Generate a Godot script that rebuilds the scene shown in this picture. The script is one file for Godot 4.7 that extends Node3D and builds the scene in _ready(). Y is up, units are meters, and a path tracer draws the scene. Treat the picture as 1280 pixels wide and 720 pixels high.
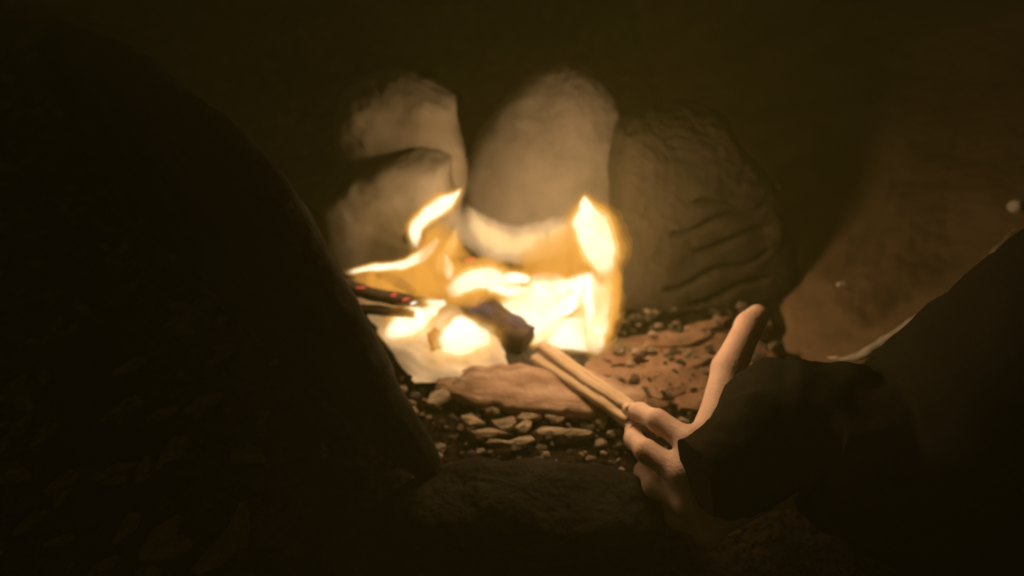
extends Node3D

var M := {}
var taken := {}
var rng := RandomNumberGenerator.new()


func numbered(called: String) -> String:
	if not taken.has(called):
		taken[called] = 0
		return called
	taken[called] += 1
	return "%s_%03d" % [called, taken[called]]


func tag(o: Node3D, label: String, category: String, group := "", kind := "") -> Node3D:
	if label != "":
		o.set_meta("label", label)
	if category != "":
		o.set_meta("category", category)
	if group != "":
		o.set_meta("group", group)
	if kind != "":
		o.set_meta("kind", kind)
	return o


func thing(called: String, label: String, category: String, at := Vector3.ZERO, group := "") -> Node3D:
	var o := Node3D.new()
	o.name = numbered(called)
	add_child(o)
	o.position = at
	return tag(o, label, category, group)


# commits a shape as ONE named mesh; shapes are written in world metres, so a parent's place is taken off
func obj(called: String, mesh: Mesh, m: Material, parent: Node3D = null) -> MeshInstance3D:
	var o := MeshInstance3D.new()
	o.mesh = mesh
	o.material_override = m
	if parent:
		o.name = called
		parent.add_child(o, true)
		var off := Vector3.ZERO
		var p: Node = parent
		while p != self:
			off += (p as Node3D).position
			p = p.get_parent()
		o.position = -off
	else:
		o.name = numbered(called)
		add_child(o)
	return o


# ---------------------------------------------------------------- materials
func noise(sd: int, freq: float, oct := 4, kind := FastNoiseLite.TYPE_SIMPLEX_SMOOTH) -> FastNoiseLite:
	var n := FastNoiseLite.new()
	n.seed = sd
	n.noise_type = kind
	n.frequency = freq
	n.fractal_octaves = oct
	return n


func ramp(cols: Array) -> Gradient:
	var g := Gradient.new()
	var off := PackedFloat32Array()
	var cc := PackedColorArray()
	for i in cols.size():
		off.append(float(i) / (cols.size() - 1))
		var c: Array = cols[i]
		cc.append(Color(c[0], c[1], c[2]).linear_to_srgb())
	g.offsets = off
	g.colors = cc
	return g


func ntex(n: FastNoiseLite, cols: Array, size := 512) -> NoiseTexture2D:
	var t := NoiseTexture2D.new()
	t.width = size
	t.height = size
	t.seamless = true
	t.noise = n
	t.color_ramp = ramp(cols)
	return t


func btex(n: FastNoiseLite, strength: float, size := 512) -> NoiseTexture2D:
	var t := NoiseTexture2D.new()
	t.width = size
	t.height = size
	t.seamless = true
	t.noise = n
	t.as_normal_map = true
	t.bump_strength = strength
	return t


func rough(cols: Array, sd: int, freq: float, scale: float, bump: float, bfreq: float, r := 0.9, spec := 0.3) -> StandardMaterial3D:
	var m := StandardMaterial3D.new()
	m.albedo_texture = ntex(noise(sd, freq, 5), cols)
	m.normal_enabled = true
	m.normal_texture = btex(noise(sd + 1, bfreq, 5), bump)
	m.uv1_triplanar = true
	m.uv1_world_triplanar = true
	m.uv1_scale = Vector3(scale, scale, scale)
	m.roughness = r
	m.metallic_specular = spec
	return m


# wood grain that runs along v: streaks with knots of tone
func wood(a: Color, b: Color, c: Color, sd: int) -> ImageTexture:
	var n := noise(sd, 0.05, 4)
	var im := Image.create(128, 512, false, Image.FORMAT_RGB8)
	for y in 512:
		for x in 128:
			var ang := TAU * x / 128.0
			var s := n.get_noise_3d(cos(ang) * 40.0, sin(ang) * 40.0, y * 0.10)
			var k := n.get_noise_3d(cos(ang) * 160.0, sin(ang) * 160.0, y * 0.25 + 90.0)
			var l := clampf(0.5 + 0.9 * s + 0.5 * k, 0.0, 1.0)
			var col := a.lerp(b, clampf(l * 2.0, 0, 1)).lerp(c, clampf(l * 2.0 - 1.0, 0, 1))
			im.set_pixel(x, y, col.linear_to_srgb())
	return ImageTexture.create_from_image(im)


func woodmat(a: Color, b: Color, c: Color, sd: int, r := 0.8) -> StandardMaterial3D:
	var m := StandardMaterial3D.new()
	m.albedo_texture = wood(a, b, c, sd)
	m.uv1_scale = Vector3(1, 1, 1)
	m.roughness = r
	m.metallic_specular = 0.3
	m.normal_enabled = true
	m.normal_texture = btex(noise(sd + 3, 0.03, 4), 3.0, 256)
	return m


func glow(col: Color, alpha: float, energy: float) -> StandardMaterial3D:
	var m := StandardMaterial3D.new()
	m.albedo_color = Color(0, 0, 0, alpha)
	m.roughness = 1.0
	m.metallic_specular = 0.0
	m.specular_mode = BaseMaterial3D.SPECULAR_DISABLED
	m.transparency = BaseMaterial3D.TRANSPARENCY_ALPHA
	m.vertex_color_use_as_albedo = true
	m.emission_enabled = true
	m.emission = col.linear_to_srgb()
	m.emission_energy_multiplier = energy
	m.cull_mode = BaseMaterial3D.CULL_DISABLED
	return m


func make_materials() -> void:
	M.pale = rough([[.10, .085, .07], [.155, .138, .118], [.185, .165, .142], [.215, .19, .165]], 11, .008, 3.4, 4.0, .03)
	M.stained = rough([[.10, .085, .05], [.17, .145, .09], [.27, .24, .195], [.32, .285, .24], [.34, .305, .26]], 24, .004, 2.2, 2.5, .016)
	M.layered = rough([[.028, .022, .017], [.042, .033, .025], [.053, .042, .031], [.075, .059, .043]], 37, .008, 2.4, 4.0, .02)
	M.slab = rough([[.11, .075, .04], [.20, .135, .075], [.28, .19, .115], [.34, .25, .165]], 43, .007, 1.4, 4.0, .02, .85)
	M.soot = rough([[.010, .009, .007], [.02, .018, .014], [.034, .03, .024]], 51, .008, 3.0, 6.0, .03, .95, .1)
	M.dull = rough([[.08, .07, .05], [.13, .115, .09], [.17, .15, .12]], 55, .008, 3.0, 5.0, .03, .95, .1)
	M.earth = rough([[.010, .0075, .0045], [.02, .015, .009], [.032, .024, .015], [.05, .038, .025]], 61, .012, 2.2, 9.0, .05, 1.0, .1)
	M.ash = rough([[.03, .026, .022], [.08, .07, .06], [.16, .145, .13]], 66, .02, 4.0, 8.0, .06, 1.0, .1)
	M.char = rough([[.012, .011, .011], [.022, .02, .02], [.05, .046, .045]], 71, .02, 9.0, 8.0, .06, .8, .3)
	M.brown = rough([[.05, .036, .026], [.10, .075, .055], [.15, .115, .085]], 76, .02, 7.0, 6.0, .05, .85, .2)
	M.redbark = rough([[.17, .10, .065], [.28, .175, .115], [.36, .235, .16], [.21, .135, .09]], 81, .010, 4.0, 4.0, .03)
	M.chip = woodmat(Color(.17, .135, .095), Color(.32, .26, .19), Color(.48, .40, .31), 91)
	M.split = woodmat(Color(.42, .31, .21), Color(.58, .45, .32), Color(.70, .57, .43), 95)
	M.log = woodmat(Color(.22, .14, .10), Color(.38, .26, .19), Color(.48, .35, .27), 99)
	M.leaf = woodmat(Color(.06, .04, .02), Color(.12, .08, .04), Color(.2, .14, .07), 103)
	M.pebble = rough([[.4, .36, .3], [.6, .55, .47]], 131, .02, 12.0, 3.0, .05)
	var p := StandardMaterial3D.new()
	p.albedo_color = Color(.74, .70, .62).linear_to_srgb()
	p.roughness = .9
	M.paper = p
	var sc := StandardMaterial3D.new()
	sc.albedo_color = Color(.30, .15, .05).linear_to_srgb()
	sc.roughness = .9
	M.scorch = sc
	var sk := StandardMaterial3D.new()
	sk.albedo_texture = ntex(noise(111, .02, 4), [[.50, .345, .275], [.57, .40, .325], [.62, .45, .37]], 256)
	sk.uv1_triplanar = true
	sk.uv1_scale = Vector3(12, 12, 12)
	sk.normal_enabled = true
	sk.normal_texture = btex(noise(113, .09, 3), 1.2, 256)
	sk.roughness = .55
	sk.metallic_specular = .35
	sk.subsurf_scatter_enabled = true
	sk.subsurf_scatter_strength = .12
	M.skin = sk
	var nl := StandardMaterial3D.new()
	nl.albedo_color = Color(.62, .46, .39).linear_to_srgb()
	nl.roughness = .3
	M.nail = nl
	M.cloth = rough([[.012, .011, .008], [.018, .016, .011], [.024, .021, .015]], 121, .05, 8.0, 3.0, .2, 1.0, .1)
	var em := StandardMaterial3D.new()
	em.albedo_color = Color(.05, .01, .01)
	em.emission_enabled = true
	em.emission = Color(1.0, .13, .06).linear_to_srgb()
	em.emission_energy_multiplier = .75
	M.ember = em
	var eh := StandardMaterial3D.new()
	eh.albedo_color = Color(.05, .01, .01)
	eh.emission_enabled = true
	eh.emission = Color(1.0, .8, .62).linear_to_srgb()
	eh.emission_energy_multiplier = 1.4
	M.hot_ember = eh
	# flame gas, from the cool outer veil to the white core
	M.veil = glow(Color(1.0, .42, .06), .07, .95)
	M.amber = glow(Color(1.0, .47, .08), .14, 1.15)
	M.deep = glow(Color(1.0, .43, .065), .27, .95)
	M.gold = glow(Color(1.0, .68, .25), .2, 1.6)
	M.white = glow(Color(1.0, .88, .66), .36, 3.2)
	M.peach = glow(Color(1.0, .60, .28), .15, 1.1)
	M.violet = glow(Color(.55, .45, .9), .05, .3)


# ---------------------------------------------------------------- shapes
func spline(pts: Array, t: float) -> Variant:
	var n := pts.size() - 1
	var f := clampf(t, 0, 1) * n
	var i := mini(int(f), n - 1)
	var u := f - i
	var a = pts[maxi(i - 1, 0)]
	var b = pts[i]
	var c = pts[i + 1]
	var d = pts[mini(i + 2, n)]
	return 0.5 * ((2.0 * b) + (c - a) * u + (2.0 * a - 5.0 * b + 4.0 * c - d) * u * u + (3.0 * b - a - 3.0 * c + d) * u * u * u)


# a swept body: centre line, half widths (across, through), the direction that counts as "through", section squareness
func sweep(pts: Array, rad: Array, through: Vector3, seg: int, rings: int, o := {}) -> ArrayMesh:
	var st := SurfaceTool.new()
	st.begin(Mesh.PRIMITIVE_TRIANGLES)
	sweep_into(st, pts, rad, through, seg, rings, o)
	st.generate_normals()
	return st.commit()


func sweep_into(st: SurfaceTool, pts: Array, rad: Array, through: Vector3, seg: int, rings: int, o := {}) -> void:
	var e: float = o.get("square", 1.0)
	var amp: float = o.get("amp", 0.0)
	var nf: float = o.get("freq", 60.0)
	var nz := noise(o.get("seed", 1), 1.0, 3)
	var flat: bool = o.get("flat", false)
	var fade: bool = o.get("fade", false)
	var vs: float = o.get("vscale", 4.0)
	var pos := []
	var cen := []
	var run := 0.0
	var vv := []
	for i in rings + 1:
		var t := float(i) / rings
		var c: Vector3 = spline(pts, t)
		var r: Vector2 = spline(rad, t)
		r = Vector2(maxf(r.x, .0002), maxf(r.y, .0002))
		var tan_: Vector3 = ((spline(pts, minf(t + .01, 1.0)) as Vector3) - (spline(pts, maxf(t - .01, 0.0)) as Vector3)).normalized()
		var ac := tan_.cross(through).normalized()
		var th := ac.cross(tan_).normalized()
		if i > 0:
			run += c.distance_to(cen[i - 1])
		vv.append(run * vs)
		cen.append(c)
		var ring := []
		for j in seg:
			var a := TAU * j / seg
			if e < 1.0:
				a += PI / seg
			var cx := signf(cos(a)) * pow(absf(cos(a)), e)
			var cy := signf(sin(a)) * pow(absf(sin(a)), e)
			var off := ac * cx * r.x + th * cy * r.y
			var p := c + off
			if amp > 0.0:
				p += off.normalized() * amp * nz.get_noise_3d(p.x * nf, p.y * nf, p.z * nf)
			ring.append(p)
		pos.append(ring)
	st.set_smooth_group(-1 if flat else 0)
	for i in rings:
		for j in seg:
			var k := (j + 1) % seg
			var q := [[i, j, j], [i + 1, j, j], [i + 1, k, j + 1], [i, k, j + 1]]
			for w in [0, 2, 1, 0, 3, 2]:
				var z: Array = q[w]
				if fade:
					var f := float(z[0]) / rings
					st.set_color(Color(1, 1, 1, smoothstep(0.0, .3, f) * (1.0 - .75 * smoothstep(.7, 1.0, f)) * clampf(.85 + .9 * nz.get_noise_3d(pos[z[0]][z[1]].x * 70.0, pos[z[0]][z[1]].y * 25.0, 3.0), .35, 1.0)))
				st.set_uv(Vector2(float(z[2]) / seg, vv[z[0]]))
				st.add_vertex(pos[z[0]][z[1]])
	st.set_smooth_group(-1)
	for side in 2:
		var ring: Array = pos[0] if side == 0 else pos[rings]
		var c: Vector3 = cen[0] if side == 0 else cen[rings]
		for j in seg:
			var k := (j + 1) % seg
			var tri := [c, ring[j], ring[k]] if side == 0 else [c, ring[k], ring[j]]
			for p in tri:
				if fade:
					st.set_color(Color(1, 1, 1, 0 if side == 0 else .2))
				st.set_uv(Vector2((p as Vector3).x * 8.0, (p as Vector3).y * 8.0))
				st.add_vertex(p)


# a boulder: a squared ball, tapered, leaned, cut by planes, roughened. half: half sizes; the base sits at y = 0 before "turn"
func boulder(half: Vector3, o := {}) -> ArrayMesh:
	var nu: int = o.get("nu", 72)
	var nv: int = o.get("nv", 48)
	var e: float = o.get("square", .75)
	var top: float = o.get("top", .8)          # width at the top over width at the base
	var lean: Vector2 = o.get("lean", Vector2.ZERO)  # x and z shift of the top
	var amp: float = o.get("amp", .012)
	var nf: float = o.get("freq", 9.0)
	var grooves: Array = o.get("grooves", [])
	var cuts: Array = o.get("cuts", [])
	var bulge: Array = o.get("bulge", [])
	var n1 := noise(o.get("seed", 5), nf, 2)
	var n2 := noise(int(o.get("seed", 5)) + 7, nf * 6.0, 4)
	var turn := Basis.from_euler(o.get("turn", Vector3.ZERO))
	var at: Vector3 = o.get("at", Vector3.ZERO)
	var prof: Array = o.get("profile", [])      # [height share, left edge, right edge] of the outline seen from the front
	var grid := []
	for i in nv + 1:
		var row := []
		var la := -PI / 2 + PI * i / nv
		for j in nu:
			var lo := TAU * j / nu
			var d := Vector3(cos(la) * cos(lo), sin(la), cos(la) * sin(lo))
			var q := Vector3(signf(d.x) * pow(absf(d.x), e), signf(d.y) * pow(absf(d.y), e), signf(d.z) * pow(absf(d.z), e))
			var t := q.y * .5 + .5
			var p := q * half
			var w := lerpf(1.0, top, t)
			p.x *= w
			p.z *= lerpf(1.0, .5 + .5 * top, t)
			for b in bulge:   # [height share, width, side, amount]
				p.x += b[2] * b[3] * exp(-pow((t - b[0]) / b[1], 2.0)) * maxf(0.0, signf(b[2]) * signf(b[2]) * (q.x * signf(b[2])))
			if prof.size() > 0:
				t = .5 - .5 * cos(PI * i / nv)
				var k := 0
				while k < prof.size() - 2 and prof[k + 1][0] < t:
					k += 1
				var f := clampf((t - prof[k][0]) / (prof[k + 1][0] - prof[k][0]), 0, 1)
				f = lerpf(f, smoothstep(0, 1, f), .35)
				var xl := lerpf(prof[k][1], prof[k + 1][1], f)
				var xr := lerpf(prof[k][2], prof[k + 1][2], f)
				var close := pow(maxf(0.0, 1.0 - pow(absf(2.0 * t - 1.0), o.get("dome", 5.0))), .5)
				var cx := signf(cos(lo)) * pow(absf(cos(lo)), e)
				var cz := signf(sin(lo)) * pow(absf(sin(lo)), e)
				p = Vector3((xl + xr) * .5 + (xr - xl) * .5 * cx * minf(1.0, close * 1.15), (2.0 * t - 1.0) * half.y, cz * half.z * close)
			p.x += lean.x * t
			p.z += lean.y * t
			for c in cuts:    # [normal, distance]: a broken face
				var nn: Vector3 = (c[0] as Vector3).normalized()
				var over := p.dot(nn) - float(c[1])
				if p.y > 0.0:
					p.y += o.get("rim", 0.0) * smoothstep(-.035, -.008, over)
				if over > 0.0:
					p -= nn * over * .92
			p += d * amp * (n1.get_noise_3d(p.x + 3.0, p.y, p.z) * 1.0 + n2.get_noise_3d(p.x, p.y, p.z) * .28)
			for g in grooves: # [height, slope, from x, to x, depth, half width]
				var yy: float = p.y - g[0] - g[1] * p.x - .004 * sin(p.x * 70.0 + g[0] * 90.0)
				var inx := smoothstep(g[2] - .02, g[2] + .01, p.x) * (1.0 - smoothstep(g[3] - .01, g[3] + .02, p.x))
				if p.z > -.02:
					p.z -= g[4] * inx * exp(-pow(yy / g[5], 2.0))
			p.y += half.y
			row.append(at + turn * p)
		grid.append(row)
	var st := SurfaceTool.new()
	st.begin(Mesh.PRIMITIVE_TRIANGLES)
	for i in nv:
		for j in nu:
			var k := (j + 1) % nu
			for z in [[i, j], [i + 1, k], [i + 1, j], [i, j], [i, k], [i + 1, k]]:
				st.add_vertex(grid[z[0]][z[1]])
	st.generate_normals()
	return st.commit()


# an uneven flat piece (chip, bark, leaf): outline of n corners, domed, with thickness
func flake(at: Vector3, l: float, w: float, h: float, yaw: float, tilt: Vector2, sd: int, n := 9, rag := .72) -> ArrayMesh:
	var r := RandomNumberGenerator.new()
	r.seed = sd
	var b := Basis.from_euler(Vector3(tilt.x, yaw, tilt.y))
	var up := []
	var lowr := []
	for i in n:
		var a := TAU * (i + r.randf_range(-.3, .3)) / n
		var k := r.randf_range(rag, 1.1)
		var p := Vector3(cos(a) * l * k, r.randf_range(-.15, .15) * h, sin(a) * w * k)
		up.append(at + b * (p * Vector3(.9, 1, .86) + Vector3(0, h, 0)))
		lowr.append(at + b * (p - Vector3(0, h * .2, 0)))
	var ct: Vector3 = at + b * Vector3(r.randf_range(-.2, .2) * l, h * 1.5, 0)
	var cb: Vector3 = at - b * Vector3(0, h * .3, 0)
	var st := SurfaceTool.new()
	st.begin(Mesh.PRIMITIVE_TRIANGLES)
	st.set_smooth_group(-1)
	for i in n:
		var k := (i + 1) % n
		for p in [ct, up[i], up[k], up[i], lowr[i], lowr[k], up[i], lowr[k], up[k], cb, lowr[k], lowr[i]]:
			var q: Vector3 = b.inverse() * ((p as Vector3) - at)
			st.set_uv(Vector2(q.z * 12.0 + .1 * sd, q.x * 6.0))
			st.add_vertex(p)
	st.generate_normals()
	return st.commit()


# ---------------------------------------------------------------- flesh: tapered capsules joined smoothly, meshed as surface nets
func flesh(bones: Array, cell: float, s: float) -> ArrayMesh:
	var lo := Vector3(1e9, 1e9, 1e9)
	var hi := -lo
	for b in bones:
		for k in 2:
			var r: float = b[2 + k] + 4.0 * s + 2.0 * cell
			lo = lo.min((b[k] as Vector3) - Vector3(r, r, r))
			hi = hi.max((b[k] as Vector3) + Vector3(r, r, r))
	var nx := int((hi.x - lo.x) / cell) + 2
	var ny := int((hi.y - lo.y) / cell) + 2
	var nz := int((hi.z - lo.z) / cell) + 2
	var f := PackedFloat32Array()
	f.resize(nx * ny * nz)
	for b in bones:
		var a: Vector3 = b[0]
		var c: Vector3 = b[1]
		var ra: float = b[2]
		var rc: float = b[3]
		var ab := c - a
		var l2 := maxf(ab.length_squared(), 1e-9)
		var m: float = maxf(ra, rc) + 5.0 * s + cell
		var mn := ((a.min(c) - Vector3(m, m, m) - lo) / cell).floor()
		var mx := ((a.max(c) + Vector3(m, m, m) - lo) / cell).ceil()
		for z in range(maxi(0, int(mn.z)), mini(nz, int(mx.z) + 1)):
			for y in range(maxi(0, int(mn.y)), mini(ny, int(mx.y) + 1)):
				for x in range(maxi(0, int(mn.x)), mini(nx, int(mx.x) + 1)):
					var p := lo + Vector3(x, y, z) * cell
					var t := clampf((p - a).dot(ab) / l2, 0.0, 1.0)
					var d := p.distance_to(a + ab * t) - lerpf(ra, rc, t)
					if d < 6.0 * s:
						f[(z * ny + y) * nx + x] += exp(-d / s)
	for i in f.size():
		f[i] = -s * log(maxf(f[i], 1e-6))
	var ids := PackedInt32Array()
	ids.resize(f.size())
	ids.fill(-1)
	var vs := PackedVector3Array()
	var corner := [0, 1, nx, nx + 1, nx * ny, nx * ny + 1, nx * ny + nx, nx * ny + nx + 1]
	var edge := [[0, 1], [2, 3], [4, 5], [6, 7], [0, 2], [1, 3], [4, 6], [5, 7], [0, 4], [1, 5], [2, 6], [3, 7]]
	for z in nz - 1:
		for y in ny - 1:
			for x in nx - 1:
				var g := (z * ny + y) * nx + x
				var neg := 0
				for k in 8:
					if f[g + corner[k]] < 0.0:
						neg += 1
				if neg == 0 or neg == 8:
					continue
				var sum := Vector3.ZERO
				var cnt := 0
				for ed in edge:
					var va := f[g + corner[ed[0]]]
					var vb := f[g + corner[ed[1]]]
					if (va < 0.0) != (vb < 0.0):
						var t := va / (va - vb)
						var pa := Vector3(ed[0] & 1, (ed[0] >> 1) & 1, (ed[0] >> 2) & 1)
						var pb := Vector3(ed[1] & 1, (ed[1] >> 1) & 1, (ed[1] >> 2) & 1)
						sum += pa.lerp(pb, t)
						cnt += 1
				ids[g] = vs.size()
				vs.append(lo + (Vector3(x, y, z) + sum / cnt) * cell)
	var idx := PackedInt32Array()
	var step := [1, nx, nx * ny]
	for z in range(1, nz - 1):
		for y in range(1, ny - 1):
			for x in range(1, nx - 1):
				var g := (z * ny + y) * nx + x
				for ax in 3:
					var va := f[g]
					var vb := f[g + step[ax]]
					if (va < 0.0) == (vb < 0.0):
						continue
					var u: int = step[(ax + 1) % 3]
					var w: int = step[(ax + 2) % 3]
					var q := [ids[g], ids[g - u], ids[g - u - w], ids[g - w]]
					if q.min() < 0:
						continue
					if va < 0.0:
						idx.append_array([q[0], q[2], q[1], q[0], q[3], q[2]])
					else:
						idx.append_array([q[0], q[1], q[2], q[0], q[2], q[3]])
	var nr := PackedVector3Array()
	nr.resize(vs.size())
	for i in range(0, idx.size(), 3):
		var nn := (vs[idx[i + 2]] - vs[idx[i]]).cross(vs[idx[i + 1]] - vs[idx[i]])
		for k in 3:
			nr[idx[i + k]] += nn
	for i in nr.size():
		nr[i] = nr[i].normalized()
	var arr := []
	arr.resize(Mesh.ARRAY_MAX)
	arr[Mesh.ARRAY_VERTEX] = vs
	arr[Mesh.ARRAY_NORMAL] = nr
	arr[Mesh.ARRAY_INDEX] = idx
	var me := ArrayMesh.new()
	me.add_surface_from_arrays(Mesh.PRIMITIVE_TRIANGLES, arr)
	return me


# ---------------------------------------------------------------- the fire
const DEEP := Vector3(0, .64, .77)


# one tongue: nested bodies of glowing gas. layers: [[material, share of the width, name], ...]
func tongue(fire: Node3D, pts: Array, rad: Array, layers: Array, lamp := 0.0, lamp_at := .5) -> void:
	var first: MeshInstance3D = null
	for l in layers:
		var rr := []
		var k: float = l[1]
		for r in rad:
			rr.append(Vector2(r * k, r * k * .62))
		var pp := []
		var c: Vector3 = pts[pts.size() / 2]
		for p in pts:
			pp.append(c + ((p as Vector3) - c) * lerpf(1.0, k, .22))
		var me := sweep(pp, rr, DEEP, 18, 28, {"fade": true, "amp": clampf((rad.max() as float) * .22, .0015, .006), "freq": 34.0, "seed": int(pts[0].x * 1000.0)})
		if first == null:
			first = obj("flame", me, M[l[0]], fire)
		else:
			obj("flame_core", me, M[l[0]], first)
	if lamp > 0.0:
		var o := OmniLight3D.new()
		o.name = "flame_light"
		o.light_color = Color(1.0, .60, .30).linear_to_srgb()
		o.light_energy = lamp * .05
		o.light_size = .03
		o.omni_range = 6.0
		o.omni_attenuation = 2.0
		o.shadow_enabled = true
		first.add_child(o, true)
		o.position = spline(pts, lamp_at)


# shells from the cool veil outside to the white core: [material, share of the width]
const HOT := [["veil", 1.2], ["veil", 1.08], ["amber", .98], ["amber", .88], ["gold", .79], ["gold", .70], ["white", .60], ["white", .50], ["white", .38]]
const BRIGHT := [["veil", 1.6], ["veil", 1.42], ["amber", 1.26], ["amber", 1.1], ["gold", .97], ["gold", .86], ["white", .75], ["white", .64], ["white", .48]]
const WIDE := [["veil", 1.12], ["amber", 1.07], ["amber", 1.02], ["gold", .98], ["gold", .94], ["white", .90], ["white", .85], ["white", .78], ["white", .66]]
const BODY := [["veil", 1.2], ["veil", 1.08], ["amber", .97], ["amber", .86], ["amber", .74], ["gold", .60], ["gold", .45]]
const SOFT := [["veil", 1.15], ["deep", 1.0], ["deep", .88], ["deep", .75], ["deep", .6]]
const CREAM := [["peach", 1.2], ["peach", 1.06], ["peach", .93], ["peach", .8], ["gold", .62], ["gold", .46], ["gold", .3]]


func stick(called: String, a: Vector3, b: Vector3, w: float, h: float, m: Material, parent: Node3D, sd: int, bow := .006) -> MeshInstance3D:
	var r := RandomNumberGenerator.new()
	r.seed = sd
	var mid := a.lerp(b, .5) + Vector3(0, r.randf_range(-bow, bow), r.randf_range(-bow, bow))
	return obj(called, sweep([a, mid, b], [Vector2(w * .9, h * .9), Vector2(w, h), Vector2(w * .85, h * .85)], Vector3.UP, 12, 20, {"square": .5, "amp": minf(w, h) * .35, "freq": 45.0, "seed": sd}), m, parent)


func ember(p: Vector3, l: float, w: float, parent: Node3D, m: Material, yaw: float, sd: int) -> void:
	obj("ember", flake(p, l, w, w * .5, yaw, Vector2(.5, 0), sd, 7), m, parent)


func _ready() -> void:
	rng.seed = 77
	# ---- camera
	var cam := Camera3D.new()
	cam.name = "camera"
	add_child(cam)
	cam.position = Vector3(0, .57423, .61284)
	cam.rotation_degrees = Vector3(-40, 0, 0)
	cam.fov = 50
	cam.near = .02
	cam.far = 60
	var ca := CameraAttributesPhysical.new()
	ca.frustum_focus_distance = .54
	ca.frustum_focal_length = 26
	ca.exposure_aperture = 2.2
	cam.attributes = ca
	# ---- night air
	var env := Environment.new()
	env.background_mode = Environment.BG_SKY
	var psm := ProceduralSkyMaterial.new()
	for k in ["sky_top_color", "sky_horizon_color", "ground_bottom_color", "ground_horizon_color"]:
		psm.set(k, Color(.011, .0095, .004).linear_to_srgb())
	var sky := Sky.new()
	sky.sky_material = psm
	env.sky = sky
	env.tonemap_mode = Environment.TONE_MAPPER_LINEAR
	env.tonemap_exposure = 1.0
	env.sdfgi_enabled = true
	env.ssao_enabled = true
	env.ssil_enabled = true
	env.fog_enabled = true  # thin haze added to imitate lens glare around the fire
	env.fog_density = .105
	env.fog_light_color = Color(.88, .88, .5)
	var we := WorldEnvironment.new()
	we.name = "night"
	we.environment = env
	add_child(we)

	make_materials()
	build_ground()
	build_stones()
	build_wood()
	build_fire()
	build_person()
	build_litter()


func build_ground() -> void:
	var st := SurfaceTool.new()
	st.begin(Mesh.PRIMITIVE_TRIANGLES)
	var n1 := noise(201, 3.0, 4)
	var n2 := noise(202, 26.0, 4)
	var n := 150
	var hs := []
	for j in n + 1:
		for i in n + 1:
			var u := float(i) / n * 2.0 - 1.0
			var v := float(j) / n * 2.0 - 1.0
			var x := signf(u) * (absf(u) * .7 + pow(absf(u), 5.0) * 4.3)
			var z := signf(v) * (absf(v) * .7 + pow(absf(v), 5.0) * 4.3)
			var far := smoothstep(.1, .5, Vector2(x, z).length())
			var y := n1.get_noise_2d(x, z) * .03 * far + n2.get_noise_2d(x, z) * .006 - .004
			hs.append(Vector3(x, y, z))
	for j in n:
		for i in n:
			var a := j * (n + 1) + i
			for k in [a, a + 1, a + n + 2, a, a + n + 2, a + n + 1]:
				st.add_vertex(hs[k])
	st.generate_normals()
	var g := obj("ground", st.commit(), M.earth)
	tag(g, "dark bare forest earth around the ring of stones", "ground", "", "structure")


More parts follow.
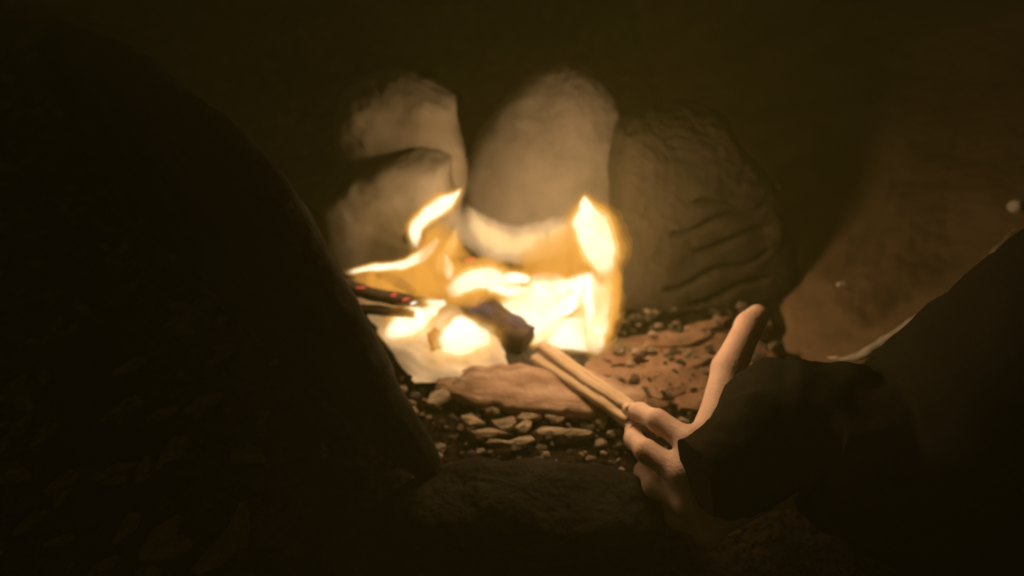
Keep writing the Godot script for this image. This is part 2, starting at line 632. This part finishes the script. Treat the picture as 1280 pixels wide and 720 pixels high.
func build_stones() -> void:
	tag(obj("fire_stone", boulder(Vector3(.1, .138, .06), {"seed": 3, "nu": 96, "nv": 72, "square": .8, "lean": Vector2(0, -.06), "amp": .010, "freq": 9.0, "at": Vector3(-.162, -.012, -.135),
		"profile": [[0, -.09, .085], [.25, -.115, .092], [.42, -.112, .095], [.52, -.092, .094], [.75, -.078, .09], [.92, -.062, .088], [1, -.05, .08]],
		"cuts": [[Vector3(-.3, .55, .8), .072], [Vector3(.75, .1, .6), .082]]}), M.stained), "taller greyish stone with dark mossy stain, behind the slant-topped stone", "stone", "stones ringing the campfire")
	tag(obj("fire_stone", boulder(Vector3(.08, .102, .04), {"seed": 13, "nu": 80, "nv": 60, "square": .75, "lean": Vector2(0, -.02), "amp": .008, "freq": 9.0, "at": Vector3(-.168, -.012, -.108), "dome": 9.0,
		"profile": [[0, -.085, .08], [.3, -.095, .088], [.62, -.09, .09], [.8, -.055, .09], [.92, -.015, .09], [1, .03, .085]]}), M.stained), "low pale stone with a slanting top edge, at the left edge of the fire", "stone", "stones ringing the campfire")
	tag(obj("fire_stone", boulder(Vector3(.11, .14, .06), {"seed": 9, "nu": 96, "nv": 72, "square": .85, "lean": Vector2(0, -.06), "amp": .006, "freq": 7.0, "at": Vector3(.05, -.012, -.15),
		"dome": 3.2, "profile": [[0, -.1, .1], [.3, -.125, .108], [.5, -.122, .11], [.66, -.10, .108], [.84, -.066, .095], [1, -.045, .085]],
		"cuts": [[Vector3(-.6, .15, .8), .074], [Vector3(.3, .35, .9), .085]]}), M.pale), "smooth pale round-topped stone behind the tallest flame", "stone", "stones ringing the campfire")
	tag(obj("fire_stone", boulder(Vector3(.12, .122, .055), {"seed": 15, "nu": 240, "nv": 220, "square": .6, "dome": 7.0, "lean": Vector2(0, -.12), "amp": .010, "freq": 8.0, "at": Vector3(.262, -.015, -.055), "turn": Vector3(0, .16, 0),
		"profile": [[0, -.12, .14], [.2, -.128, .145], [.4, -.12, .13], [.65, -.115, .10], [.86, -.108, .06], [1, -.095, .03]],
		"grooves": [[-.085, .24, -.02, .07, .036, .0036], [-.055, .22, -.05, .07, .034, .0032], [-.022, .20, -.01, .07, .034, .0034], [.008, .18, -.04, .06, .034, .0032], [.036, .15, -.015, .05, .034, .0036], [.062, .13, -.02, .04, .03, .0036]]}), M.layered),
		"brown layered stone crossed by short dark cracks, right of the flames", "stone", "stones ringing the campfire")
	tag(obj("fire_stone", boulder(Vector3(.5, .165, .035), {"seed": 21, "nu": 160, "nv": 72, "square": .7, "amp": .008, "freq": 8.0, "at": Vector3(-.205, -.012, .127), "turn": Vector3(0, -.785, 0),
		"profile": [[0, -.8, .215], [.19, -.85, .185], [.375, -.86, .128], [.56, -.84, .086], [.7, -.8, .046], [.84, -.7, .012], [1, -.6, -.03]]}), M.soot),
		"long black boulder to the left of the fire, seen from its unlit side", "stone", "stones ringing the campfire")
	tag(obj("fire_stone", boulder(Vector3(.15, .03, .05), {"seed": 27, "top": .8, "square": .75, "amp": .012, "freq": 10.0, "at": Vector3(.01, -.012, .285)}), M.soot),
		"low soot-black stone lying in front of the wood chips", "stone", "stones ringing the campfire")
	# broad flat rock to the right
	tag(obj("flat_rock", boulder(Vector3(.56, .14, .75), {"seed": 33, "nu": 260, "nv": 110, "top": 1.0, "square": .2, "amp": .014, "freq": 5.0, "rim": .012, "at": Vector3(.93, -.055, -.58), "turn": Vector3(.1, .0, .3),
		"cuts": [[Vector3(.49, 0, .87), .36]]}), M.slab),
		"broad flat rust-brown rock with a painted streak of light along its curved rim", "rock")
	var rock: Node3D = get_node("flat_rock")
	obj("painted_rim_light", sweep([Vector3(0.3646, 0.04867, 0.1116), Vector3(0.3884, 0.0562, 0.12), Vector3(0.4349, 0.07254, 0.1013), Vector3(0.4967, 0.09482, 0.07066), Vector3(0.5512, 0.1146, 0.0323), Vector3(0.6156, 0.1377, -0.01825)], [Vector2(.001, .001), Vector2(.005, .004), Vector2(.006, .004), Vector2(.005, .004), Vector2(.004, .003), Vector2(.001, .001)], Vector3.UP, 10, 60, {"amp": .003, "freq": 60.0, "seed": 8}), M.pebble, rock)  # pale strip that paints a firelit edge onto the rock


func build_wood() -> void:
	var ash := obj("ash_bed", boulder(Vector3(.17, .012, .12), {"seed": 41, "square": .95, "top": .6, "amp": .008, "freq": 18.0, "at": Vector3(-.01, -.008, .01)}), M.ash)
	tag(ash, "low heap of grey ash and cinders under the flames", "ash", "", "stuff")
	# charred sticks
	var a := thing("charred_stick", "charred stick with red embers lying at the left edge of the fire", "stick", Vector3(-0.14, 0.07, 0.03), "sticks burning in the fire")
	var s := stick("wood", Vector3(-0.23, 0.077, 0.005), Vector3(-0.092, 0.061, 0.035), .0085, .0065, M.brown, a, 5, .012)
	ember(Vector3(-0.144, 0.079, 0.035), .005, .002, s, M.ember, .6, 1)
	ember(Vector3(-0.129, 0.076, 0.04), .006, .002, s, M.ember, .4, 2)
	ember(Vector3(-0.12, 0.073, 0.044), .005, .002, s, M.hot_ember, .6, 3)
	ember(Vector3(-0.185, 0.082, 0.025), .007, .0015, s, M.ember, .1, 4)
	a = thing("charred_stick", "charred stick glowing red, sloping down from the upper left flame tip", "stick", Vector3(-0.051, 0.089, -0.01), "sticks burning in the fire")
	s = stick("wood", Vector3(-0.138, 0.106, -0.05), Vector3(0.006, 0.074, 0.01), .008, .008, M.char, a, 6)
	ember(Vector3(-0.119, 0.111, -0.035), .006, .004, s, M.ember, .9, 5)
	ember(Vector3(-0.052, 0.101, -0.005), .008, .004, s, M.ember, .3, 6)
	ember(Vector3(-0.028, 0.094, 0), .009, .004, s, M.ember, .2, 7)
	ember(Vector3(-0.01, 0.08, 0.008), .009, .004, s, M.ember, .2, 8)
	a = thing("charred_stick", "dark squared stick with its end facing the viewer amid white flames", "stick", Vector3(-0.01, 0.046, 0.06), "sticks burning in the fire")
	stick("wood", Vector3(-0.102, 0.046, -0.03), Vector3(0.02, 0.03, 0.064), .017, .018, M.brown, a, 7, .002)
	var bits := [[Vector3(-0.206, 0.053, 0.03), Vector3(-0.119, 0.056, 0.045), .006, .005, "short charred stick lying on the pale tinder sheet, left end", M.brown], [Vector3(-0.108, 0.099, -0.02), Vector3(-0.068, 0.052, 0.01), .008, .007, "short charred stick inside the amber flame", M.char], [Vector3(-0.055, 0.058, 0.02), Vector3(-0.014, 0.071, 0), .006, .006, "small charred stick under the middle white flame", M.brown], [Vector3(-0.186, 0.071, -0.02), Vector3(-0.123, 0.06, 0.01), .006, .005, "thin charred stick behind the left amber flame", M.char]]
	var c := 0
	for b in bits:
		c += 1
		var t := thing("charred_stick", b[4], "stick", (b[0] as Vector3).lerp(b[1], .5), "sticks burning in the fire")
		var w := stick("wood", b[0], b[1], b[2], b[3], b[5], t, 60 + c, .006)
		ember((b[0] as Vector3).lerp(b[1], .55) + Vector3(0, b[3], b[3] * .6), .005, .0016, w, M.ember, .3 * c, 40 + c)
	# pale tinder sheet
	var sh := thing("tinder_sheet", "pale curled sheet of tinder with a brown scorched spot", "tinder", Vector3(-0.092, 0.01, 0.059))
	var st := SurfaceTool.new()
	st.begin(Mesh.PRIMITIVE_TRIANGLES)
	var cs := [Vector3(-0.22, 0.02, -0.031), Vector3(-0.031, 0.03, 0.016), Vector3(-0.115, 0.008, 0.12), Vector3(0, 0.008, 0.105)]
	var nz := noise(300, 14.0, 3)
	var nn := 24
	var top := []
	for j in nn + 1:
		for i in nn + 1:
			var u := float(i) / nn
			var v := float(j) / nn
			var p: Vector3 = (cs[0] as Vector3).lerp(cs[1], u).lerp((cs[2] as Vector3).lerp(cs[3], u), v)
			p.y += nz.get_noise_2d(p.x, p.z) * .010 + .006 + .010 * pow(1.0 - v, 2.0)
			p.x += nz.get_noise_2d(p.z * 3.0, 5.0) * .01
			top.append(p)
	for side in 2:
		var dn := Vector3(0, -.0012 * side, 0)
		for j in nn:
			for i in nn:
				var b := j * (nn + 1) + i
				var q := [b, b + 1, b + nn + 2, b, b + nn + 2, b + nn + 1]
				if side == 1:
					q.reverse()
				for k in q:
					st.add_vertex((top[k] as Vector3) + dn)
	st.generate_normals()
	obj("sheet", st.commit(), M.paper, sh)
	obj("scorched_spot", flake(Vector3(-0.094, 0.024, 0.055), .013, .018, .002, 0, Vector2(.2, 0), 14, 20), M.scorch, sh)
	# log along the front
	var lg := thing("split_log", "weathered split log lying along the front of the fire", "log", Vector3(0.028, 0.02, 0.14))
	obj("wood", sweep([Vector3(-0.088, 0.01, 0.117), Vector3(-0.038, 0.014, 0.125), Vector3(0.028, 0.016, 0.132), Vector3(0.094, 0.014, 0.138), Vector3(0.156, 0.01, 0.139)], [Vector2(.010, .004), Vector2(.028, .009), Vector2(.034, .011), Vector2(.030, .010), Vector2(.012, .004)], Vector3.UP, 22, 44, {"square": .55, "amp": .007, "freq": 34.0, "seed": 12}), M.log, lg)
	# splints held in the hand
	var bu := [[Vector3(0.035, 0.033, 0.075), Vector3(0.1346, 0.03854, 0.1812), .0085, .0055, "uppermost thin pale splint held between the fingers"], [Vector3(0.028, 0.021, 0.085), Vector3(0.1277, 0.03118, 0.1874), .0095, .006, "lower thin pale splint held between the fingers, beside the log"], [Vector3(0.049, 0.018, 0.09), Vector3(0.1288, 0.02892, 0.1932), .007, .005, "shortest pale splint at the underside of the held bunch"]]
	var i := 0
	for b in bu:
		i += 1
		var t := thing("kindling_splint", b[4], "kindling", (b[0] as Vector3).lerp(b[1], .5), "splints held over the fire")
		stick("wood", b[0], b[1], b[2], b[3], M.split, t, 30 + i, .003)


func build_fire() -> void:
	var fire := thing("campfire_flames", "bright orange and white flames of a small campfire among stones", "fire", Vector3(0, .01, .02))
	# tall right tongue
	tongue(fire, [Vector3(0.095, -0.015, 0.068), Vector3(0.105, 0.056, 0.068), Vector3(0.107, 0.127, 0.066), Vector3(0.097, 0.168, 0.063), Vector3(0.085, 0.196, 0.06), Vector3(0.078, 0.216, 0.057), Vector3(0.075, 0.233, 0.055)], [.008, .012, .015, .022, .023, .016, .002], BODY, 1.05, .72)
	tongue(fire, [Vector3(0.106, 0.133, 0.07), Vector3(0.098, 0.165, 0.068), Vector3(0.084, 0.197, 0.065), Vector3(0.077, 0.218, 0.062), Vector3(0.073, 0.235, 0.06)], [.007, .020, .023, .014, .002], BRIGHT)
	# white mass
	tongue(fire, [Vector3(0.089, -0.021, 0.068), Vector3(0.079, 0.001, 0.04), Vector3(0.066, 0.015, 0.012), Vector3(0.046, 0.04, 0.005), Vector3(0.061, 0.079, 0)], [.014, .046, .068, .064, .012], WIDE, .38, .5)
	tongue(fire, [Vector3(0.108, -0.007, 0.05), Vector3(0.115, 0.017, 0.045), Vector3(0.12, 0.06, 0.04), Vector3(0.122, 0.102, 0.035), Vector3(0.115, 0.137, 0.03)], [.006, .010, .012, .010, .002], SOFT)
	tongue(fire, [Vector3(0.105, -0.005, 0.06), Vector3(0.105, 0.044, 0.055), Vector3(0.1, 0.087, 0.05), Vector3(0.09, 0.122, 0.045)], [.008, .018, .021, .006], BRIGHT)
	tongue(fire, [Vector3(-0.008, 0.042, 0.02), Vector3(0.01, 0.057, 0.015), Vector3(0.051, 0.066, 0.01), Vector3(0.082, 0.075, 0.005)], [.008, .018, .018, .006], BRIGHT)
	# orange gas behind it
	tongue(fire, [Vector3(0, 0.065, -0.01), Vector3(0.041, 0.088, -0.015), Vector3(0.082, 0.099, -0.02), Vector3(0.116, 0.084, -0.02)], [.02, .03, .034, .02], SOFT)
	# cream arch
	tongue(fire, [Vector3(-0.067, 0.151, -0.06), Vector3(-0.052, 0.123, -0.05), Vector3(-0.019, 0.099, -0.045), Vector3(0.029, 0.099, -0.045), Vector3(0.066, 0.118, -0.04), Vector3(0.089, 0.138, -0.035)], [.008, .018, .022, .021, .018, .008], CREAM, .05, .6)
	# upper left tip
	tongue(fire, [Vector3(-0.123, 0.099, -0.02), Vector3(-0.122, 0.128, -0.033), Vector3(-0.096, 0.152, -0.04), Vector3(-0.076, 0.165, -0.045), Vector3(-0.06, 0.178, -0.05)], [.006, .011, .014, .012, .002], HOT, .05, .5)
	# amber body at the centre
	tongue(fire, [Vector3(-0.085, 0.039, 0.02), Vector3(-0.085, 0.082, 0.01), Vector3(-0.087, 0.122, 0), Vector3(-0.081, 0.153, -0.01)], [.018, .034, .030, .010], SOFT)
	# thin line to the left
	tongue(fire, [Vector3(-0.219, 0.075, -0.01), Vector3(-0.183, 0.084, -0.01), Vector3(-0.141, 0.089, -0.01), Vector3(-0.109, 0.105, -0.012), Vector3(-0.087, 0.13, -0.015)], [.003, .006, .008, .010, .006], HOT, .1, .5)
	tongue(fire, [Vector3(-0.21, 0.071, 0), Vector3(-0.164, 0.071, 0), Vector3(-0.118, 0.073, 0), Vector3(-0.081, 0.089, 0)], [.010, .018, .022, .02], SOFT)
	# small white licks
	tongue(fire, [Vector3(-0.076, 0.087, 0.02), Vector3(-0.077, 0.103, 0.015), Vector3(-0.081, 0.124, 0.01)], [.006, .010, .002], HOT)
	tongue(fire, [Vector3(-0.083, 0.079, 0.035), Vector3(-0.055, 0.093, 0.03), Vector3(-0.029, 0.096, 0.025), Vector3(-0.004, 0.079, 0.02), Vector3(0.024, 0.069, 0.02)], [.008, .016, .018, .014, .006], BRIGHT, .1)
	tongue(fire, [Vector3(-0.095, 0.07, 0.03), Vector3(-0.07, 0.077, 0.02), Vector3(-0.04, 0.086, 0.015), Vector3(-0.004, 0.089, 0.01)], [.014, .026, .028, .014], SOFT)
	tongue(fire, [Vector3(-0.091, 0.087, 0.02), Vector3(-0.087, 0.109, 0.012), Vector3(-0.072, 0.132, 0.004), Vector3(-0.066, 0.148, -0.01)], [.006, .011, .009, .002], BODY)
	tongue(fire, [Vector3(-0.016, 0.098, 0.03), Vector3(0.002, 0.102, 0.03), Vector3(0.023, 0.098, 0.03)], [.004, .009, .004], BRIGHT)
	tongue(fire, [Vector3(-0.165, 0.022, 0.05), Vector3(-0.135, 0.038, 0.045), Vector3(-0.106, 0.057, 0.04), Vector3(-0.081, 0.073, 0.04)], [.006, .020, .017, .004], BRIGHT, .06)
	tongue(fire, [Vector3(-0.041, -0.012, 0.068), Vector3(-0.053, 0.01, 0.064), Vector3(-0.062, 0.032, 0.06), Vector3(-0.067, 0.06, 0.055)], [.018, .036, .038, .008], BRIGHT, .1)
	tongue(fire, [Vector3(-0.038, -0.024, 0.062), Vector3(0, -0.019, 0.064), Vector3(0.033, -0.009, 0.068), Vector3(0.057, 0.008, 0.07)], [.006, .009, .014, .005], BRIGHT, .1, .7)
	tongue(fire, [Vector3(-0.141, -0.005, 0.055), Vector3(-0.115, -0.02, 0.055), Vector3(-0.062, -0.017, 0.06)], [.008, .018, .014], BRIGHT, .05)
	# violet gas along the dark stick
	tongue(fire, [Vector3(-0.082, 0.068, 0.01), Vector3(-0.048, 0.064, 0.03), Vector3(-0.018, 0.061, 0.05)], [.006, .012, .006], [["violet", 1.0], ["violet", .7]])
	tongue(fire, [Vector3(-0.012, 0.063, 0.055), Vector3(0.015, 0.061, 0.065), Vector3(0.041, 0.052, 0.075)], [.005, .009, .005], [["violet", 1.0], ["violet", .7]])


func build_person() -> void:
	var p := thing("person", "hand and dark sleeved arm of a person reaching in with splints", "person", Vector3(0.2146, 0.07671, 0.2847))
	var w := Vector3(0.2486, 0.06964, 0.2817)
	var k1 := Vector3(0.1697, 0.08258, 0.2552)
	var k2 := Vector3(0.1593, 0.06905, 0.2796)
	var k3 := Vector3(0.1639, 0.05286, 0.2997)
	var k4 := Vector3(0.1788, 0.0346, 0.315)
	var tm := Vector3(0.1983, 0.08329, 0.235)
	var i1 := Vector3(0.1434, 0.07884, 0.2257)
	var i2 := Vector3(0.1328, 0.06107, 0.2014)
	var m1 := Vector3(0.1301, 0.06408, 0.2511)
	var m2 := Vector3(0.1252, 0.04346, 0.2227)
	var r1 := Vector3(0.1368, 0.0421, 0.2761)
	var r2 := Vector3(0.133, 0.02675, 0.2498)
	var p1 := Vector3(0.1557, 0.0241, 0.2977)
	var p2 := Vector3(0.1526, 0.01083, 0.2762)
	var t1 := Vector3(0.2194, 0.1053, 0.1813)
	var t2 := Vector3(0.2468, 0.1281, 0.1413)
	var bones := [
		[Vector3(0.3337, 0.09202, 0.2864), w, .034, .028], [w, Vector3(0.2272, 0.0734, 0.2825), .028, .026],
		[w, k1, .024, .0138], [w, k2, .024, .0138], [w, k3, .024, .0138], [w, k4, .022, .0128],
		[k1, k2, .0132, .0132], [k2, k3, .0132, .0132], [k3, k4, .0132, .012], [Vector3(0.2309, 0.0734, 0.2825), k2, .022, .0135],
		[k1, i1, .0124, .0108], [i1, i2, .0104, .0094], [i2, Vector3(0.1249, 0.0478, 0.1865), .0096, .0080],
		[k2, m1, .0126, .0110], [m1, m2, .0106, .0096], [m2, Vector3(0.1274, 0.03604, 0.2029), .0096, .0082],
		[k3, r1, .0122, .0105], [r1, r2, .0100, .0094], [r2, Vector3(0.1414, 0.0184, 0.2307), .0092, .0080],
		[k4, p1, .0108, .0094], [p1, p2, .0092, .0085], [p2, Vector3(0.1592, 0.0009097, 0.2584), .0084, .0074],
		[w, tm, .0250, .0185], [tm, k1, .0150, .0130], [tm, t1, .0188, .0160], [t1, t2, .0166, .0138], [t2, Vector3(0.256, 0.1345, 0.1333), .0142, .0118],
	]
	obj("body", flesh(bones, .0028, .0020), M.skin, p)
	# coat sleeve pulled down to the knuckles, elbow and upper arm out to the right
	var sl := sweep([Vector3(0.1595, 0.09845, 0.3006), Vector3(0.1888, 0.1006, 0.2923), Vector3(0.2644, 0.1054, 0.2557), Vector3(0.3192, 0.09758, 0.2818), Vector3(0.4176, 0.08519, 0.3444), Vector3(0.6127, 0.02423, 0.3564), Vector3(0.7689, 0.08091, 0.2958)], [Vector2(.030, .028), Vector2(.042, .038), Vector2(.068, .058), Vector2(.072, .064), Vector2(.074, .068), Vector2(.075, .07), Vector2(.085, .08)], Vector3.UP, 60, 120, {"amp": .012, "freq": 15.0, "seed": 51})
	obj("sleeve", sl, M.cloth, p)
	var nails := [[Vector3(0.1222, 0.05701, 0.1918), .0052, .5], [Vector3(0.1246, 0.04484, 0.2085), .0054, .6]]
	for n in nails:
		obj("fingernail", boulder(Vector3(n[1], .0016, n[1] * .8), {"nu": 18, "nv": 10, "amp": .0, "square": .8, "at": n[0], "turn": Vector3(.9, n[2], 0)}), M.nail, p)
	# kneeling leg in dark trousers: thigh from the right, knee on the earth, shin tucked back
	var leg := sweep([Vector3(0.6435, 0.3151, 0.2298), Vector3(0.5052, 0.233, 0.2465), Vector3(0.3844, 0.1031, 0.2771), Vector3(0.3107, 0.07862, 0.265), Vector3(0.2938, 0.05363, 0.2273)], [Vector2(.11, .11), Vector2(.106, .10), Vector2(.098, .095), Vector2(.078, .075), Vector2(.034, .034)], Vector3.UP, 40, 70, {"amp": .009, "freq": 16.0, "seed": 57})
	obj("trouser_leg", leg, M.cloth, p)


func build_litter() -> void:
	# red-brown bark at the foot of the layered stone
	tag(obj("earth_bed", boulder(Vector3(.135, .010, .065), {"seed": 47, "nu": 90, "nv": 30, "square": .9, "top": .8, "amp": .010, "freq": 14.0, "at": Vector3(0.213, -0.008, 0.08), "turn": Vector3(0, .12, 0)}), M.redbark), "low reddish earth between the fire and the hand", "earth", "", "stuff")
	var bark := [[Vector3(0.2, 0.01, 0.087), .050, .014, .16, "red-brown bark strip nearest the hand"], [Vector3(0.148, 0.012, 0.106), .040, .012, .05, "red-brown bark strip touching the tips of the splints"], [Vector3(0.218, 0.008, 0.115), .052, .013, .05, "long red-brown bark strip under the thumb"], [Vector3(0.214, 0.014, 0.047), .046, .012, .25, "brown bark strip against the foot of the layered stone"], [Vector3(0.141, 0.01, 0.075), .034, .013, .2, "dull bark strip by the tall right flame"], [Vector3(0.267, 0.012, 0.071), .040, .012, .25, "brown bark strip beside the tip of the thumb"],
		[Vector3(0.252, 0.016, 0.024), .045, .010, .3, "upper brown bark strip leaning on the layered stone"], [Vector3(0.169, 0.008, 0.13), .036, .012, -.05, "bark strip just above the index finger"], [Vector3(0.215, 0.006, 0.141), .036, .014, .0, "dark bark strip in the crook of the thumb"]]
	var i := 0
	for b in bark:
		i += 1
		tag(obj("bark_strip", flake(b[0], b[1], b[2], .003, b[3], Vector2(.12, .03), 60 + i, 14, .62), M.redbark), b[4], "bark", "bark strips on the ground")
	var chips := [[Vector3(0.02, 0.012, 0.167), .020, .007, .25, "pale wood chip, uppermost of the chips below the split log"], [Vector3(0.047, 0.012, 0.172), .016, .006, -.3, "wood chip touching the right end of the uppermost chip"],
		[Vector3(-0.02, 0.012, 0.16), .010, .005, .1, "small dull wood chip close under the log"], [Vector3(-0.009, 0.01, 0.179), .018, .011, .1, "broad dull wood chip left of the middle chips"], [Vector3(-0.025, 0.008, 0.188), .022, .004, .0, "long thin wood splinter at the left end of the chips"],
		[Vector3(0.045, 0.008, 0.188), .026, .006, .05, "long reddish wood chip beside the low black stone"], [Vector3(0.073, 0.008, 0.189), .022, .006, -.05, "reddish wood chip pointing towards the fingertips"], [Vector3(0.098, 0.01, 0.174), .009, .006, .4, "small pale wood chip left of the fingertips"],
		[Vector3(0.113, 0.008, 0.188), .010, .004, .1, "thin wood chip just under the fingertips"], [Vector3(0.009, 0.008, 0.199), .020, .005, .15, "wood chip nearest the viewer"], [Vector3(-0.009, 0.008, 0.201), .018, .0035, -.1, "thin dark wood splinter nearest the viewer"],
		[Vector3(-0.086, 0.012, 0.141), .020, .011, .5, "dull wood chip between the log and the long black boulder"], [Vector3(0.155, 0.022, 0.079), .012, .006, .45, "pale upturned wood chip right of the tall flame"], [Vector3(0.132, 0.018, 0.069), .010, .006, .3, "faint wood chip by the foot of the tall flame"], [Vector3(-0.045, 0.01, 0.174), .016, .007, -.2, "dull wood chip at the foot of the long black boulder"], [Vector3(0.013, 0.01, 0.181), .014, .007, .5, "wood chip lying across two longer chips"], [Vector3(0.06, 0.012, 0.16), .012, .006, .1, "small wood chip close under the middle of the log"], [Vector3(-0.057, 0.014, 0.12), .014, .006, .3, "small wood chip at the left end of the log"]]
	for b in chips:
		i += 1
		tag(obj("wood_chip", flake(b[0], b[1] * 1.25, b[2] * 1.5, .004, b[3], Vector2(.22 + .2 * sin(i * 2.3), .12 * sin(i * 1.7)), 80 + i, 7, .42), M.chip), b[4], "wood chip", "wood chips on the ground")
	var bits := [[Vector3(0.6228, 0.1502, -0.0405), .010, .008, "bright pale pebble at the right end of the flat rock"], [Vector3(0.3869, 0.09141, -0.1855), .008, .005, "small pebble beside the dark gap behind the layered stone"], [Vector3(0.4089, 0.07795, 0.01671), .006, .003, "tiny glinting grit on the lit part of the flat rock"]]
	for b in bits:
		i += 1
		tag(obj("pebble", boulder(Vector3(b[1], b[2], b[2]), {"nu": 20, "nv": 14, "amp": .003, "freq": 60.0, "seed": i, "at": b[0]}), M.pebble), b[3], "pebble", "pebbles on the flat rock")
	var leaves := [[Vector3(0.553, 0.02, -0.878), .05, .022, 1.2, "long brown dead leaf beyond the flat rock"], [Vector3(0.445, 0.02, -0.96), .04, .022, .3, "pale dead leaf in the dark behind the layered stone"], [Vector3(0.351, 0.02, -0.783), .045, .014, -.3, "curled dead leaf between the layered stone and the pale leaf"], [Vector3(0.589, 0.02, -0.778), .045, .025, .8, "dead leaf right of the long brown leaf"]]
	for b in leaves:
		i += 1
		tag(obj("dead_leaf", flake(b[0], b[1], b[2], .004, b[3], Vector2(.5, .2), 120 + i, 9), M.chip), b[4], "leaf", "dead leaves behind the stones")
	var crumb := flake(Vector3.ZERO, .0045, .0022, .0012, 0, Vector2.ZERO, 9, 6, .5)
	var cm := MultiMesh.new()
	cm.transform_format = MultiMesh.TRANSFORM_3D
	cm.use_colors = true
	cm.mesh = crumb
	cm.instance_count = 900
	for q in 900:
		var x := rng.randf_range(-.15, .34)
		var z := rng.randf_range(.10, .245) if q < 620 else rng.randf_range(-.02, .14)
		if q >= 620:
			x = rng.randf_range(.12, .34)
		var big := pow(rng.randf(), 3.0) * 2.2 + .5
		var bs := Basis.from_euler(Vector3(rng.randf_range(-.5, .5), rng.randf_range(-.7, .7), rng.randf_range(-.4, .4))).scaled(Vector3.ONE * big)
		cm.set_instance_transform(q, Transform3D(bs, Vector3(x, .003 + rng.randf() * .006 + (.008 if q >= 620 else 0.0), z)))
		var t := rng.randf()
		cm.set_instance_color(q, Color(.05, .04, .03).lerp(Color(.34, .27, .2), t * t))
	var cr := MultiMeshInstance3D.new()
	cr.name = "wood_debris"
	cr.multimesh = cm
	var crm := StandardMaterial3D.new()
	crm.vertex_color_use_as_albedo = true
	crm.roughness = .9
	cr.material_override = crm
	add_child(cr)
	tag(cr, "fine crumbs of bark and wood on the ground before the fire", "debris", "", "stuff")
	var leaf := flake(Vector3.ZERO, .018, .010, .0015, 0, Vector2.ZERO, 4, 7)
	var mm := MultiMesh.new()
	mm.transform_format = MultiMesh.TRANSFORM_3D
	mm.mesh = leaf
	mm.instance_count = 2600
	for k in 2600:
		var x := rng.randf_range(-1.6, 1.6)
		var z := rng.randf_range(-2.0, .7)
		while Vector2(x, z).length() < .24 or (x > .15 and x < 1.0 and z > -.15) or (x > -.2 and x < .2 and z > .1):
			x = rng.randf_range(-1.6, 1.6)
			z = rng.randf_range(-2.0, .7)
		var bs := Basis.from_euler(Vector3(rng.randf_range(-.5, .5), rng.randf() * TAU, rng.randf_range(-.5, .5))).scaled(Vector3.ONE * rng.randf_range(.5, 1.5))
		mm.set_instance_transform(k, Transform3D(bs, Vector3(x, .006 + rng.randf() * .01, z)))
	var li := MultiMeshInstance3D.new()
	li.name = "leaf_litter"
	li.multimesh = mm
	li.material_override = M.leaf
	add_child(li)
	tag(li, "brown leaf litter scattered over the dark ground", "leaves", "", "stuff")
